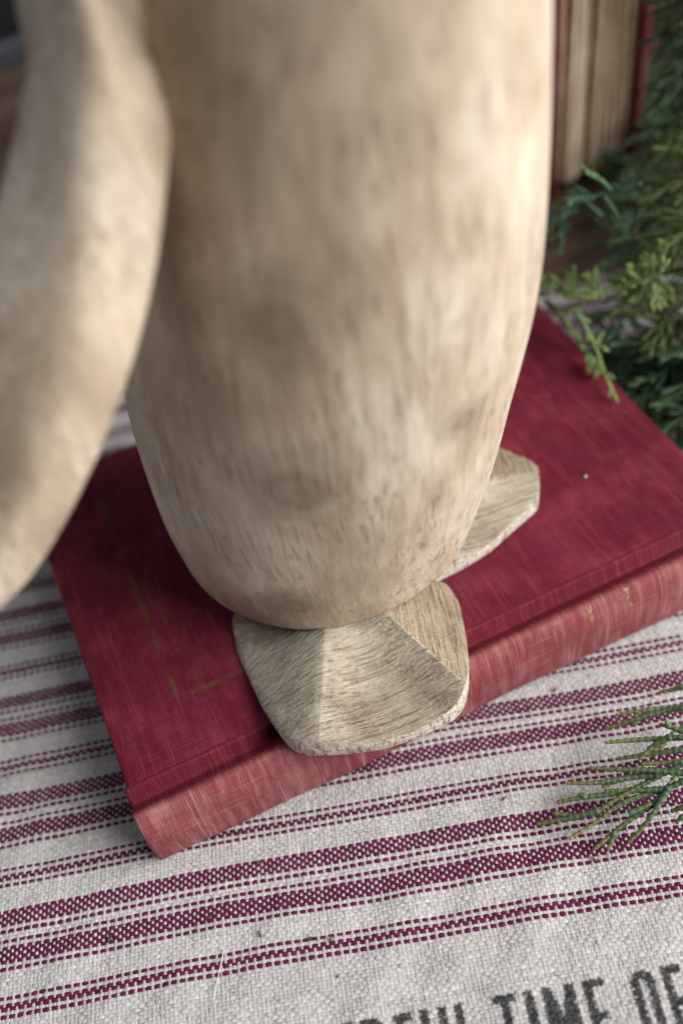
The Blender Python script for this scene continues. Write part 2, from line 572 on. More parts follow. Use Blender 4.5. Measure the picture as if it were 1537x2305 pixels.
# every "over" crossing of the plain weave is a short arched piece of yarn
ni0, ni1 = int(-0.17 / PF), int(0.31 / PF)
nj0, nj1 = int((-0.16 - T_REF) / PW), int((0.27 - T_REF) / PW)
I, J = np.meshgrid(np.arange(ni0, ni1), np.arange(nj0, nj1))
I, J = I.ravel(), J.ravel()
s0 = I * PF
t0 = T_REF + J * PW
# slow drift of the threads
s0 = s0 + 0.0005 * np.sin(t0 * 55 + 0.7) + rng.normal(0, 0.00003, len(s0))
drift = 0.0006 * np.sin(s0 * 24 + 0.5) + 0.00025 * np.sin(s0 * 70 + J * 0.02)
t1 = t0 + drift
X0 = np.stack([s0 * ES[0] + t1 * ET[0], s0 * ES[1] + t1 * ET[1], np.zeros_like(s0)], -1)
px = proj(X0)
inview = (px[:, 0] > -420) & (px[:, 0] < 1537 + 420) & (px[:, 1] < 2305 + 330) & (px[:, 1] > 420)
under = (X0[:, 0] > 0.008) & (X0[:, 0] < BH - 0.008) & (X0[:, 1] > -0.002) & (X0[:, 1] < BW - 0.008)
keep = inview & ~under & (t1 < 0.2145)
I, J, s0, t1 = I[keep], J[keep], s0[keep], t1[keep]
N = len(I)
warp_over = ((I + J) % 2 == 0)
nrand_w = rng.normal(0, 1, 4000)
nrand_f = rng.normal(0, 1, 4000)
wid = np.where(warp_over, 1 + 0.10 * nrand_w[J % 4000], 1 + 0.10 * nrand_f[I % 4000]) * (1 + rng.normal(0, 0.05, N))
hgt_ = 0.00026 * (1 + rng.normal(0, 0.16, N))
La = np.array([-1, -0.62, 0, 0.62, 1.0])            # along the yarn
Wa = np.array([-1, -0.45, 0.45, 1.0])               # across
LL, WW = np.meshgrid(La, Wa, indexing='ij')
prof_l = np.cos(LL * math.pi / 2 * 0.98)
prof_w = np.sqrt(np.clip(1 - (WW * 0.96) ** 2, 0, 1))
half_l = np.where(warp_over, PF * 1.02, PW * 0.86)
half_w = np.where(warp_over, PW * 0.58, PF * 0.40) * wid
taper = 0.72 + 0.28 * prof_l
al = LL[None] * half_l[:, None, None]
ac = WW[None] * half_w[:, None, None] * taper[None]
tw = rng.normal(0, 0.05, N)[:, None, None]
al, ac = al, ac + al * tw
shr = np.where(np.isin(J % 38, list(PURPLE)) & ~warp_over & (J >= 0), 0.84, 1.0)[:, None, None]
al, ac = al * shr, ac * shr
ds = np.where(warp_over[:, None, None], al, ac)
dt = np.where(warp_over[:, None, None], ac, al)
sv = s0[:, None, None] + ds
tv = t1[:, None, None] + dt
zz = (-0.00062 + hgt_[:, None, None] * (1.15 * prof_l[None] + 1.15 * prof_w[None] * (0.45 + 0.55 * prof_l[None])))
zz = zz + wrinkle(sv, tv) + np.where(warp_over, 0.00007, 0.0)[:, None, None]
Vx = sv * ES[0] + tv * ET[0]
Vy = sv * ES[1] + tv * ET[1]
VV = np.stack([Vx, Vy, zz], -1).reshape(-1, 3)
nl, nw = len(La), len(Wa)
quads = []
for a in range(nl - 1):
    for b in range(nw - 1):
        i = a * nw + b
        quads.append((i, i + nw, i + nw + 1, i + 1))
quads = np.array(quads)
FF = (np.arange(N)[:, None, None] * (nl * nw) + quads[None]).reshape(-1, 4)
# orientation differs between warp and weft pieces
flip = np.repeat(~warp_over, len(quads))
FF[flip] = FF[flip][:, ::-1]
isP = np.isin(J % 38, list(PURPLE)) & warp_over & (J >= 0)
colr = np.where(isP[:, None], PLUM[None], CREAM[None]) * (1 + rng.normal(0, 0.07, N))[:, None]
colr *= (1 + 0.05 * np.where(warp_over, nrand_w[(J + 900) % 4000], nrand_f[(I + 900) % 4000]))[:, None]
blue = rng.random(N)
colr[isP] *= np.stack([0.85 + 0.4 * blue[isP], 0.8 + 0.5 * blue[isP], 0.8 + 0.45 * blue[isP]], -1)
VC = np.repeat(colr[:, None, :], nl * nw, 1).reshape(-1, 3)
lm_ = letter_mask(sv.ravel() + rng.normal(0, 0.00014, sv.size), tv.ravel() + rng.normal(0, 0.00014, sv.size))
inkw = np.clip(rng.normal(0.93, 0.10, lm_.sum()), 0, 1)[:, None]
VC[lm_] = VC[lm_] * (1 - inkw) + INK * inkw
VC = np.clip(VC, 0.002, 0.95)
me = bpy.data.meshes.new('yarn')
VVl = VV - np.array(towel.location)
me.vertices.add(len(VVl))
me.vertices.foreach_set('co', VVl.ravel())
me.loops.add(FF.size)
me.loops.foreach_set('vertex_index', FF.ravel().astype(np.int32))
me.polygons.add(len(FF))
me.polygons.foreach_set('loop_start', np.arange(0, FF.size, 4, dtype=np.int32))
me.polygons.foreach_set('use_smooth', np.ones(len(FF), bool))
me.update(calc_edges=True)
att = me.color_attributes.new('Col', 'FLOAT_COLOR', 'POINT')
att.data.foreach_set('color', np.concatenate([VC, np.ones((len(VC), 1))], 1).ravel())
me.materials.append(mat_attr('cotton_yarn', 0.9, 0.15, 2600, 0.00012, sheen=0.1))
yarn = bpy.data.objects.new('yarn', me)
col.objects.link(yarn)
yarn.parent = towel
yarn['kind'] = 'stuff'
print('yarn pieces', N, 'tris', len(FF) * 2)

# ------------------------------------------------------------------ lying red book
M_cover = mat_bookcloth('red_cover_cloth', stamped=True)
M_cover_plain = mat_bookcloth('red_board_cloth')
M_spine = mat_bookcloth('faded_spine_cloth', spine=True)
kp = NT('page_paper')
pco = kp.coord('Object')
pl = kp.noise(kp.mapping(pco, (1, 0.03, 0.03)), 1500, 4, 0.7)
pb = kp.noise(pco, 40, 3, 0.6)
pc = kp.ramp(pl, [(0.3, (0.20, 0.13, 0.08, 1)), (0.48, (0.56, 0.46, 0.34, 1)), (0.66, (0.76, 0.68, 0.56, 1))])
pc = kp.mix(kp.ramp(pb, [(0.4, 0.0), (0.7, 0.4)]), pc, (0.30, 0.18, 0.10, 1))
M_page_v = kp.done(pc, 0.85, kp.bump(pl, 0.0006, 0.6), 0.2)
kp = NT('page_paper_flat')
pco = kp.coord('Object')
pl = kp.noise(kp.mapping(pco, (0.03, 0.03, 1)), 1200, 3, 0.6)
pc = kp.ramp(pl, [(0.3, (0.22, 0.15, 0.09, 1)), (0.6, (0.55, 0.45, 0.33, 1))])
M_page_h = kp.done(pc, 0.85, kp.bump(pl, 0.0005, 0.6), 0.2)

book = empty('red_book', (0.1, 0.06, 0.0), 'worn crimson cloth hardcover book lying flat under the wooden penguin', 'book')


def board(name, x0, x1, y0, y1, z0, z1, mat, parent, r=0.0009, corner=0.003, ny=26, nx=40, sag=0.0):
    """book board: rounded rectangle outline, softly rounded edges, slightly warped"""
    out = []
    for (cx, cy, a0) in ((x1 - corner, y1 - corner, 0), (x0 + corner, y1 - corner, 90), (x0 + corner, y0 + corner * .5, 180), (x1 - corner, y0 + corner * .5, 270)):
        for i in range(6):
            a = math.radians(a0 + i * 18)
            cr = corner if cy > (y0 + y1) / 2 else corner * .5
            out.append((cx + cr * math.cos(a), cy + cr * math.sin(a)))
    # densify straight runs
    dense = []
    for i in range(len(out)):
        p, q = np.array(out[i]), np.array(out[(i + 1) % len(out)])
        n = max(1, int(np.linalg.norm(q - p) / 0.006))
        for j in range(n):
            dense.append(tuple(p + (q - p) * j / n))
    n = len(dense)
    c = np.array([(x0 + x1) / 2, (y0 + y1) / 2])
    D = np.array(dense)
    nrm = np.roll(D, -1, 0) - np.roll(D, 1, 0)
    nrm = np.stack([nrm[:, 1], -nrm[:, 0]], -1)
    nrm /= np.linalg.norm(nrm, axis=1)[:, None] + 1e-12
    rings = []
    prof = [(-r * 1.0, z0), (-r * 0.3, z0 + r * .3), (0, z0 + r), (0, z1 - r), (-r * 0.3, z1 - r * .3), (-r, z1)]
    V = []
    for (o, z) in prof:
        for p, nn in zip(D, nrm):
            V.append((p[0] + nn[0] * o, p[1] + nn[1] * o, z))
    # top and bottom fill: concentric rings
    fr = [0.93, 0.8, 0.6, 0.35, 0.12]
    Fc = []
    for lv in range(len(prof) - 1):
        for i in range(n):
            j = (i + 1) % n
            Fc.append((lv * n + i, lv * n + j, (lv + 1) * n + j, (lv + 1) * n + i))
    for top in (True, False):
        base_i = (len(prof) - 1) * n if top else 0
        edge = np.array(V[base_i:base_i + n])
        prev = base_i
        for fct in fr:
            st = len(V)
            for e in edge:
                q = c + (e[:2] - c) * fct
                V.append((q[0], q[1], e[2]))
            for i in range(n):
                j = (i + 1) % n
                Fc.append((prev + i, prev + j, st + j, st + i) if top else (prev + j, prev + i, st + i, st + j))
            prev = st
        ci = len(V)
        V.append((c[0], c[1], z1 if top else z0))
        for i in range(n):
            j = (i + 1) % n
            Fc.append((prev + i, prev + j, ci) if top else (prev + j, prev + i, ci))
    V = np.array(V)
    if sag:
        V[:, 2] += sag * np.sin((V[:, 0] - x0) / (x1 - x0) * math.pi) + sag * .6 * np.sin(V[:, 0] * 40) * 0.3
    uv = V[:, :2]
    return meshobj(name, V, Fc, mat, parent, uv=uv)


BT = 0.0030   # board thickness
board('front_cover', 0.0, BH, 0.0006, BW, T - BT, T, M_cover, book)
board('back_cover', 0.0, BH, 0.0006, BW, 0.0006, 0.0006 + BT, M_cover_plain, book)
# text block with slightly concave fore edge
v, f = rounded_box(0.003, BH - 0.003, 0.0026, BW - 0.004, 0.0006 + BT, T - BT, 0.0004)
meshobj('page_block', v, f, M_page_h, book, smooth=False)

# spine cloth: joint groove, shoulder, rounded back, mirrored below; extruded along x
half = [(0.0026, T - 0.0010), (0.0021, T - 0.0001), (0.0013, T + 0.0005), (0.0005, T + 0.0003), (-0.0003, T - 0.0020), (-0.0011, T - 0.0040), (-0.0020, T - 0.0042),
        (-0.0042, T - 0.0022), (-0.0064, T - 0.0007), (-0.0076, T - 0.0006), (-0.0090, T - 0.0016), (-0.0104, T - 0.0042), (-0.0114, T - 0.0076), (-0.0119, T * 0.55)]
low = [(-0.0119, T * 0.38), (-0.0119, 0.0060), (-0.0116, 0.0028), (-0.0107, 0.0011), (-0.0090, 0.0005), (-0.0050, 0.0005), (0.0030, 0.0005)]
prof = half + low
# refine profile with Chaikin
pr = np.array(prof)
for _ in range(2):
    q = [pr[0]]
    for a, b in zip(pr[:-1], pr[1:]):
        q += [a * .75 + b * .25, a * .25 + b * .75]
    q.append(pr[-1])
    pr = np.array(q)
arc = np.concatenate([[0], np.cumsum(np.linalg.norm(np.diff(pr, axis=0), axis=1))])
A_J = float(np.interp(0.0058, -pr[:len(pr) // 2, 0], arc[:len(pr) // 2]))       # the pale cloth starts here
xs = np.concatenate([[0.0006, 0.0012], np.linspace(0.003, BH - 0.003, 90), [BH - 0.0012, BH - 0.0006]])
V, UV = [], []
cy, cz_ = 0.001, T / 2
for i, x in enumerate(xs):
    e = min(i, len(xs) - 1 - i)
    inset = {0: 0.0006, 1: 0.0001}.get(e, 0.0)
    for (y, z), a in zip(pr, arc):
        d = np.array([y - cy, z - cz_])
        L = np.linalg.norm(d) + 1e-9
        yy, zz2 = np.array([y, z]) - d / L * inset
        # small dents and waviness of the old back
        back = max(0.0, min(1.0, (-y - 0.004) / 0.005))
        yy += back * (0.0003 * math.sin(x * 60 + 1) + 0.00015 * math.sin(x * 170 + z * 300))
        zz2 += back * 0.0002 * math.sin(x * 45 + 0.4)
        V.append((x, yy, zz2))
        UV.append((x, 0.2867 - (a - A_J)))
npf = len(pr)
F = []
for i in range(len(xs) - 1):
    for j in range(npf - 1):
        a = i * npf + j
        F.append((a, a + 1, a + npf + 1, a + npf))
spine = meshobj('spine', V, F, M_spine, book, uv=UV)
sm = spine.modifiers.new('thickness', 'SOLIDIFY')
sm.thickness = 0.0007
sm.offset = -1
spine['label'] = 'faded pink cloth spine'

# remains of gold stamped characters on the spine, thin flakes lying on the cloth
kg = NT('worn_gold')
gn = kg.noise(kg.coord('Object'), 1500, 3, 0.7)
M_gold = kg.done(kg.ramp(gn, [(0.35, (0.34, 0.17, 0.13, 1)), (0.55, (0.52, 0.45, 0.22, 1))]), 0.55, None, 0.5)


def spine_point(x, a):
    """point on the spine surface at arc length a below the joint"""
    y = np.interp(a, arc, pr[:, 0])
    z = np.interp(a, arc, pr[:, 1])
    y2 = np.interp(a + 1e-4, arc, pr[:, 0])
    z2 = np.interp(a + 1e-4, arc, pr[:, 1])
    tn = np.array([y2 - y, z2 - z])
    tn /= np.linalg.norm(tn) + 1e-12
    nn = np.array([tn[1], -tn[0]])
    if nn[0] > 0: nn = -nn
    back = max(0.0, min(1.0, (-y - 0.004) / 0.005))
    y += back * (0.0003 * math.sin(x * 60 + 1) + 0.00015 * math.sin(x * 170 + z * 300))
    z += back * 0.0002 * math.sin(x * 45 + 0.4)
    return np.array([x, y + nn[0] * 0.00018, z + nn[1] * 0.00018])


def gold_glyph(strokes, x0, a0, h):
    V, F = [], []
    for (p, q) in strokes:
        p = np.array(p) * h
        q = np.array(q) * h
        d = q - p
        L = np.linalg.norm(d)
        d /= L
        nn = np.array([-d[1], d[0]]) * h * 0.10
        n = 5
        st = len(V)
        for i in range(n + 1):
            c = p + d * L * i / n
            for sgn in (-1, 1):
                w = c + nn * sgn * random.uniform(0.5, 1.1)
                V.append(spine_point(x0 + w[0], a0 + w[1]))
        for i in range(n):
            b = st + 2 * i
            F.append((b, b + 1, b + 3, b + 2))
    g = meshobj('gilt_letter', V, F, M_gold, book)
    return g


def on_spine(q):
    best = None
    for a in np.linspace(0.004, 0.03, 80):
        for x in np.linspace(0.06, 0.2, 141):
            d = np.sum((proj(spine_point(x, a)) - np.array(q)) ** 2)
            if best is None or d < best[0]:
                best = (d, x, a)
    return best[1], best[2]


gx, ga = on_spine((1317, 1368))
gold_glyph([((0, 0), (.35, 1)), ((.35, 1), (.75, 0))], gx, ga, 0.0021)                       # faint V
gold_glyph([((0.1, 0.1), (.6, .1)), ((.6, .1), (.6, .9)), ((.6, .9), (.1, .9)), ((.1, .9), (.1, .1))], gx + 0.0002, ga + 0.0030, 0.0018)   # faint O
gx, ga = on_spine((1402, 1325))
gold_glyph([((0, 0.15), (.8, .15)), ((.4, .15), (.4, 1))], gx, ga, 0.0020)
gold_glyph([((0.1, 0), (.1, 1)), ((.1, .1), (.6, .1))], gx + 0.0004, ga + 0.0027, 0.0015)
gold_glyph([((0.1, 0), (.1, 1)), ((.1, .5), (.6, .5)), ((.6, .0), (.6, 1))], gx + 0.0004, ga + 0.0049, 0.0015)

# ------------------------------------------------------------------ standing red books
def standing_book(label, x0, x1, y0, depth, height, nsec, seed):
    rr = random.Random(seed)
    b = empty('standing_book', ((x0 + x1) / 2, y0 + depth / 2, 0), label, 'book', 'red books standing behind the lying book')
    cb = 0.0028
    for xa in (x0, x1 - cb):
        V, F = rounded_box(xa, xa + cb, y0, y0 + depth, 0.0004, height, 0.0007)
        uv = [(p[1] + p[0] * 3, p[2]) for p in V]
        meshobj('cover', V, F, M_spine, b, uv=uv)
    # back of the book
    n = 9
    V, F, uv = [], [], []
    for z in (0.0004, height):
        for i in range(n):
            a = math.pi * i / (n - 1)
            V.append(((x0 + x1) / 2 - (x1 - x0) / 2 * math.cos(a), y0 + depth - 0.001 + 0.010 * math.sin(a), z))
            uv.append((i * 0.005, z))
    for i in range(n - 1):
        F.append((i, i + 1, n + i + 1, n + i))
    s = meshobj('spine', V, F, M_spine, b, uv=uv)
    s.modifiers.new('thickness', 'SOLIDIFY').thickness = 0.001
    # bunches of leaves, unevenly set back
    ws = [rr.uniform(0.5, 1.5) for _ in range(nsec)]
    tot = sum(ws)
    x = x0 + cb + 0.0004
    span = x1 - x0 - 2 * cb - 0.0008
    for w in ws:
        wd = span * w / tot
        sb = rr.uniform(0.0045, 0.0085)
        V, F = rounded_box(x + 0.00006, x + wd - 0.00006, y0 + sb, y0 + depth - 0.002, 0.0035 + rr.uniform(0, .0008), height - 0.004, min(0.0005, wd * .25))
        meshobj('leaves', V, F, M_page_v, b, smooth=False)
        x += wd
    return b


standing_book('thick red standing book with browned page edges facing the penguin', 0.2655, 0.3125, 0.205, 0.125, 0.19, 27, 3)
standing_book('red standing book half hidden behind the penguin, beside the thick standing book', 0.2215, 0.2622, 0.2035, 0.128, 0.20, 9, 5)

# dark box far behind on the table
k = NT('dark_slate')
n_ = k.noise(k.coord('Object'), 60, 4, 0.6)
M_slate = k.done(k.ramp(n_, [(0.3, (0.004, 0.005, 0.007, 1)), (0.7, (0.013, 0.015, 0.02, 1))]), 0.55, None, 0.4)
M_rim = mat_plain('grey_blue_rim', (0.055, 0.062, 0.08, 1), 0.5, 0.3, 80, 0.5)
box = empty('dark_box', (0.0, 0.60, -0.0028), 'black box with a grey lower rim on the brown table behind the flipper', 'box')
bm_o = math.radians(9)


def rotz(V, c, a):
    V = np.array(V, float)
    d = V[:, :2] - np.array(c)
    V[:, 0] = c[0] + d[:, 0] * math.cos(a) - d[:, 1] * math.sin(a)
    V[:, 1] = c[1] + d[:, 0] * math.sin(a) + d[:, 1] * math.cos(a)
    return V


bc = (0.06, 0.535)
v, f = rounded_box(-0.14, 0.17, 0.545, 0.68, 0.0125, 0.062, 0.003)
meshobj('body', rotz(v, bc, bm_o), f, M_slate, box, smooth=False)
v, f = rounded_box(-0.145, 0.175, 0.538, 0.685, -0.0027, 0.0123, 0.002)
meshobj('rim', rotz(v, bc, bm_o), f, M_rim, box, smooth=False)

# ------------------------------------------------------------------ wooden penguin
ZB = T + 0.014
bv = [0.0886, 0.0574, 0.0794, -0.1050, 0.2233, -0.1305]


def cxy(h):
    h = np.minimum(h, 0.2)
    return np.stack([bv[0] + bv[2] * h + bv[4] * h * h, bv[1] + bv[3] * h + bv[5] * h * h], -1)


zk = np.array([0, .0025, .006, .012, .02, .035, .05, .07, .09, .11, .13, .15, .17, .185, .20, .215, .23, .245, .256, .263, .267])
rk = np.array([.0474, .0478, .0483, .0492, .0503, .0516, .0521, .0523, .0518, .0498, .0465, .0423, .0378, .0348, .0330, .0330, .0335, .0315, .0260, .0170, .002])


def hermite(x, xp, yp):
    mgrad = np.gradient(yp, xp)
    i = np.clip(np.searchsorted(xp, x) - 1, 0, len(xp) - 2)
    h = xp[i + 1] - xp[i]
    t = (x - xp[i]) / h
    return ((1 + 2 * t) * (1 - t) ** 2 * yp[i] + t * (1 - t) ** 2 * h * mgrad[i] + t * t * (3 - 2 * t) * yp[i + 1] + t * t * (t - 1) * h * mgrad[i + 1])


peng_loc = (0.09, 0.05, T)
penguin = empty('wooden_penguin', peng_loc, 'carved pale wooden penguin with splayed flipper standing on the red book', 'penguin')
PL = np.array(peng_loc)


def surf_knot(q):
    """first hit of a photograph ray with the body, in the body's own coordinates"""
    d = ray(q)
    for tt in np.linspace(.1, .4, 3000):
        X = CAM + d * tt
        h = X[2] - ZB
        if 0 < h < .2 and np.hypot(*(X[:2] - cxy(h))) < np.interp(h, zk, rk):
            return tuple(X - PL)
    return (0, 0, 0)


knots = [surf_knot((670, 1100)) + (0.020,), surf_knot((665, 1365)) + (0.013,), surf_knot((1045, 940)) + (0.010,), surf_knot((620, 720)) + (0.017,)]
M_body = mat_wood('carved_wood', knots=knots)
M_foot = mat_wood('sawn_wood', sawn=True)

hs = np.concatenate([np.linspace(0, .02, 16)[:-1], np.linspace(.02, .24, 70)[:-1], np.linspace(.24, .267, 16)])
rs = hermite(hs, zk, rk)
NA = 112
V, F = [], []
for h, r in zip(hs, rs):
    c = cxy(np.array(h))
    for i in range(NA):
        a = 2 * math.pi * i / NA
        # hand carved: slightly out of round, with faint tool facets
        wob = 1 + 0.006 * math.sin(2 * a + h * 30) + 0.004 * math.sin(5 * a + h * 55) + 0.0022 * math.sin(11 * a - h * 120)
        V.append((c[0] + r * wob * math.cos(a), c[1] + r * wob * math.sin(a), ZB + h))
nr = len(hs)
for k_ in range(nr - 1):
    for i in range(NA):
        j = (i + 1) % NA
        F.append((k_ * NA + i, k_ * NA + j, (k_ + 1) * NA + j, (k_ + 1) * NA + i))
# underside, slightly hollow
for fr, dz in ((1.0, 0.0), (0.965, -0.0012), (0.93, -0.0013), (0.6, 0.001), (0.0, 0.0015)):
    st = len(V)
    c = cxy(np.array(0.0))
    if fr:
        for i in range(NA):
            a = 2 * math.pi * i / NA
            V.append((c[0] + rs[0] * fr * math.cos(a), c[1] + rs[0] * fr * math.sin(a), ZB + dz))
        p0 = st - NA
        for i in range(NA if fr != 1.0 else 0):
            j = (i + 1) % NA
            F.append((p0 + j, p0 + i, st + i, st + j))
    else:
        V.append((c[0], c[1], ZB + dz))
        for i in range(NA):
            j = (i + 1) % NA
            F.append((st - NA + j, st - NA + i, st))
F.append(tuple((nr - 1) * NA + i for i in range(NA)))
meshobj('body', V, F, M_body, penguin).data.set_sharp_from_angle(angle=math.radians(38))

# beak, above the picture
fd = np.array([0.25, -0.97, 0.0])
hc = np.append(cxy(np.array(0.2)), ZB + 0.228)
V, F = [], []
up = np.array([0, 0, 1.0])
sd = np.cross(fd, up)
for i, (d, w, h) in enumerate([(0.026, .013, .010), (0.036, .012, .0095), (0.048, .0085, .007), (0.058, .005, .0045), (0.064, .0012, .0012)]):
    for j in range(14):
        a = 2 * math.pi * j / 14
        V.append(hc + fd * d + sd * w * math.cos(a) + up * (h * math.sin(a) - 0.006 * (i / 4) ** 2))
for i in range(4):
    for j in range(14):
        F.append((i * 14 + j, i * 14 + (j + 1) % 14, (i + 1) * 14 + (j + 1) % 14, (i + 1) * 14 + j))
F.append(tuple(4 * 14 + j for j in range(14)))
meshobj('beak', V, F, M_foot, penguin)

# near flipper: leaf-shaped blade with a lit narrow front face, a ridge and a broad outer face
st = [  # right silhouette, ridge, left silhouette (photograph directions), depth of the ridge
    ((120, -262), (100, -268), (78, -262), .158),
    ((205, -130), (150, -140), (45, -130), .1575),
    ((283, 5), (205, 0), (22, 0), .158),
    ((358, 130), (222, 130), (50, 130), .160),
    ((410, 270), (212, 262), (30, 250), .163),
    ((398, 450), (198, 430), (-12, 420), .167),
    ((372, 620), (190, 605), (-70, 610), .171),
    ((333, 770), (170, 770), (-125, 800), .175),
    ((286, 910), (132, 930), (-155, 1000), .179),
    ((226, 1050), (84, 1085), (-180, 1170), .184),
    ((152, 1195), (22, 1225), (-195, 1310), .189),
    ((70, 1315), (-45, 1335), (-190, 1400), .194),
    ((-30, 1402), (-95, 1415), (-165, 1440), .199),
    ((-95, 1440), (-110, 1442), (-130, 1445), .202)]
sec = []
for i, (r_, m_, l_, d) in enumerate(st):
    th = 0.016 * min(1, 0.25 + 0.45 * i, 0.25 + 0.3 * (len(st) - 1 - i))
    P = [atd(r_, d + th * 0.75), atd(((r_[0] + m_[0]) / 2, (r_[1] + m_[1]) / 2), d + th * 0.34), atd(m_, d),
         atd((m_[0] * .6 + l_[0] * .4, m_[1] * .6 + l_[1] * .4), d + th * 0.30), atd((m_[0] * .2 + l_[0] * .8, m_[1] * .2 + l_[1] * .8), d + th * 0.75),
         atd(l_, d + th * 1.1), atd((m_[0] * .25 + l_[0] * .75, m_[1] * .25 + l_[1] * .75), d + th * 1.35),
         atd(((m_[0] + l_[0]) / 2, (m_[1] + l_[1]) / 2), d + th * 1.4), atd(m_, d + th * 1.3),
         atd((r_[0] * .7 + m_[0] * .3, r_[1] * .7 + m_[1] * .3), d + th * 1.0)]
    sec.append(P)
sec = np.array(sec)
# smooth stations
fine = []
for t in np.linspace(0, len(st) - 1, 60):
    i = int(min(len(st) - 2, math.floor(t)))
    u = t - i
    p0, p1, p2, p3 = sec[max(0, i - 1)], sec[i], sec[i + 1], sec[min(len(st) - 1, i + 2)]
    fine.append(0.5 * ((2 * p1) + (-p0 + p2) * u + (2 * p0 - 5 * p1 + 4 * p2 - p3) * u * u + (-p0 + 3 * p1 - 3 * p2 + p3) * u ** 3))
fine = np.array(fine)
ns, nc = fine.shape[:2]
V = fine.reshape(-1, 3)
F = []
for i in range(ns - 1):
    for j in range(nc):
        F.append((i * nc + j, i * nc + (j + 1) % nc, (i + 1) * nc + (j + 1) % nc, (i + 1) * nc + j))
F.append(tuple(reversed(range(nc))))
F.append(tuple((ns - 1) * nc + j for j in range(nc)))
flip_ = meshobj('flipper', V, F, M_body, penguin)
ss = flip_.modifiers.new('soften', 'SUBSURF')
ss.levels = ss.render_levels = 2
# rounded shoulder where the flipper joins the body
shc = atd((285, 90), 0.182)
V, F = [], []
nu, nv = 24, 14
for i in range(nv + 1):
    la_ = math.pi * i / nv
    for j in range(nu):
        lo_ = 2 * math.pi * j / nu
        V.append(shc + np.array([0.017 * math.sin(la_) * math.cos(lo_), 0.013 * math.sin(la_) * math.sin(lo_), 0.026 * math.cos(la_)]))
for i in range(nv):
    for j in range(nu):
        F.append((i * nu + j, (i + 1) * nu + j, (i + 1) * nu + (j + 1) % nu, i * nu + (j + 1) % nu))
meshobj('shoulder', V, F, M_body, penguin)


def foot(name, top_px, ankle, ridges, edge_h, dip=0.0050):
    """webbed foot: rounded slab, side walls sawn straight, top carved in hollows between ridges"""
    P = np.array([at(q[:2], T + (q[2] if len(q) > 2 else edge_h))[:2] for q in top_px])
    P = np.concatenate([P[i] + (P[(i + 1) % len(P)] - P[i]) * np.linspace(0, 1, 9)[:-1, None] for i in range(len(P))])
    c = np.array(ankle)
    ang = np.arctan2(P[:, 1] - c[1], P[:, 0] - c[0])
    o = np.argsort(ang)
    P, ang = P[o], ang[o]
    rad = np.hypot(*(P - c).T)
    n = 168
    th = np.linspace(-math.pi, math.pi, n, endpoint=False)
    A = np.concatenate([ang - 2 * math.pi, ang, ang + 2 * math.pi])
    Rr = np.tile(rad, 3)
    rr = np.interp(th, A, Rr)
    ker = np.array([1, 2, 1]) / 4
    rr = np.convolve(np.concatenate([rr[-1:], rr, rr[:1]]), ker, 'valid')
    RA = sorted([math.atan2(at(q, T + edge_h)[1] - c[1], at(q, T + edge_h)[0] - c[0]) for q in ridges])

    zc = T + 0.0165

    def top(a, s):
        """height of the carved top and which facet it belongs to"""
        ze = T + edge_h + 0.0022                       # ridge corners stand highest on the rim
        if a < RA[0]:
            tau = min(1, (RA[0] - a) / 0.9)
            ze -= 0.0075 * tau
            sag, fc = -0.0030 * math.sin(math.pi * tau * .8) * s, 0.0
        elif a > RA[-1]:
            tau = min(1, (a - RA[-1]) / 0.9)
            ze -= 0.0065 * tau
            sag, fc = -0.0026 * math.sin(math.pi * tau * .8) * s, 1.0
        else:
            f_ = (a - RA[0]) / (RA[-1] - RA[0])
            ze -= 0.0022 * (1 - abs(2 * f_ - 1) ** 2)
            g_ = max(0.0, min(1.0, (s - 0.18) / 0.55))
            sag, fc = -dip * (1 - abs(2 * f_ - 1) ** 1.7) * g_ * (1.0 - 0.45 * max(0, (s - .7) / .3)), 0.5
        return zc + (ze - zc) * s ** 0.85 + sag, fc
    V, F, FC = [], [], []
    ringS = [0.03, 0.12, 0.22, 0.32, 0.42, 0.52, 0.62, 0.72, 0.8, 0.87, 0.93, 0.97, 1.0]
    for s in ringS:
        for a, r in zip(th, rr):
            z, fc = top(a, s)
            FC.append(fc)
            z += -0.0004 if s == 1.0 else 0
            z += 0.00018 * math.sin(a * 37 + s * 20) * s
            V.append((c[0] + math.cos(a) * r * s, c[1] + math.sin(a) * r * s, z))
    for i in range(len(ringS) - 1):
        for j in range(n):
            k2 = (j + 1) % n
            F.append((i * n + j, (i + 1) * n + j, (i + 1) * n + k2, i * n + k2))
    F.append(tuple(range(n)))
    last = (len(ringS) - 1) * n
    wall = [(1.004, 0.7), (1.004, 0.35), (1.0, 0.08), (0.985, 0.0)]
    prev = last
    for (k3, zf) in wall:
        stt = len(V)
        for j, (a, r) in enumerate(zip(th, rr)):
            zt = V[last + j][2]
            V.append((c[0] + math.cos(a) * r * k3, c[1] + math.sin(a) * r * k3, T + 0.0003 + (zt - T - 0.0003) * zf))
        for j in range(n):
            k2 = (j + 1) % n
            F.append((prev + j, stt + j, stt + k2, prev + k2))
        prev = stt
    F.append(tuple(reversed(range(prev, prev + n))))
    ob = meshobj(name, V, F, M_foot, penguin)
    ob.data.set_sharp_from_angle(angle=math.radians(16))
    fa = ob.data.attributes.new('facet', 'FLOAT', 'POINT')
    fa.data.foreach_set('value', FC + [0.5] * (len(V) - len(FC)))
    return ob


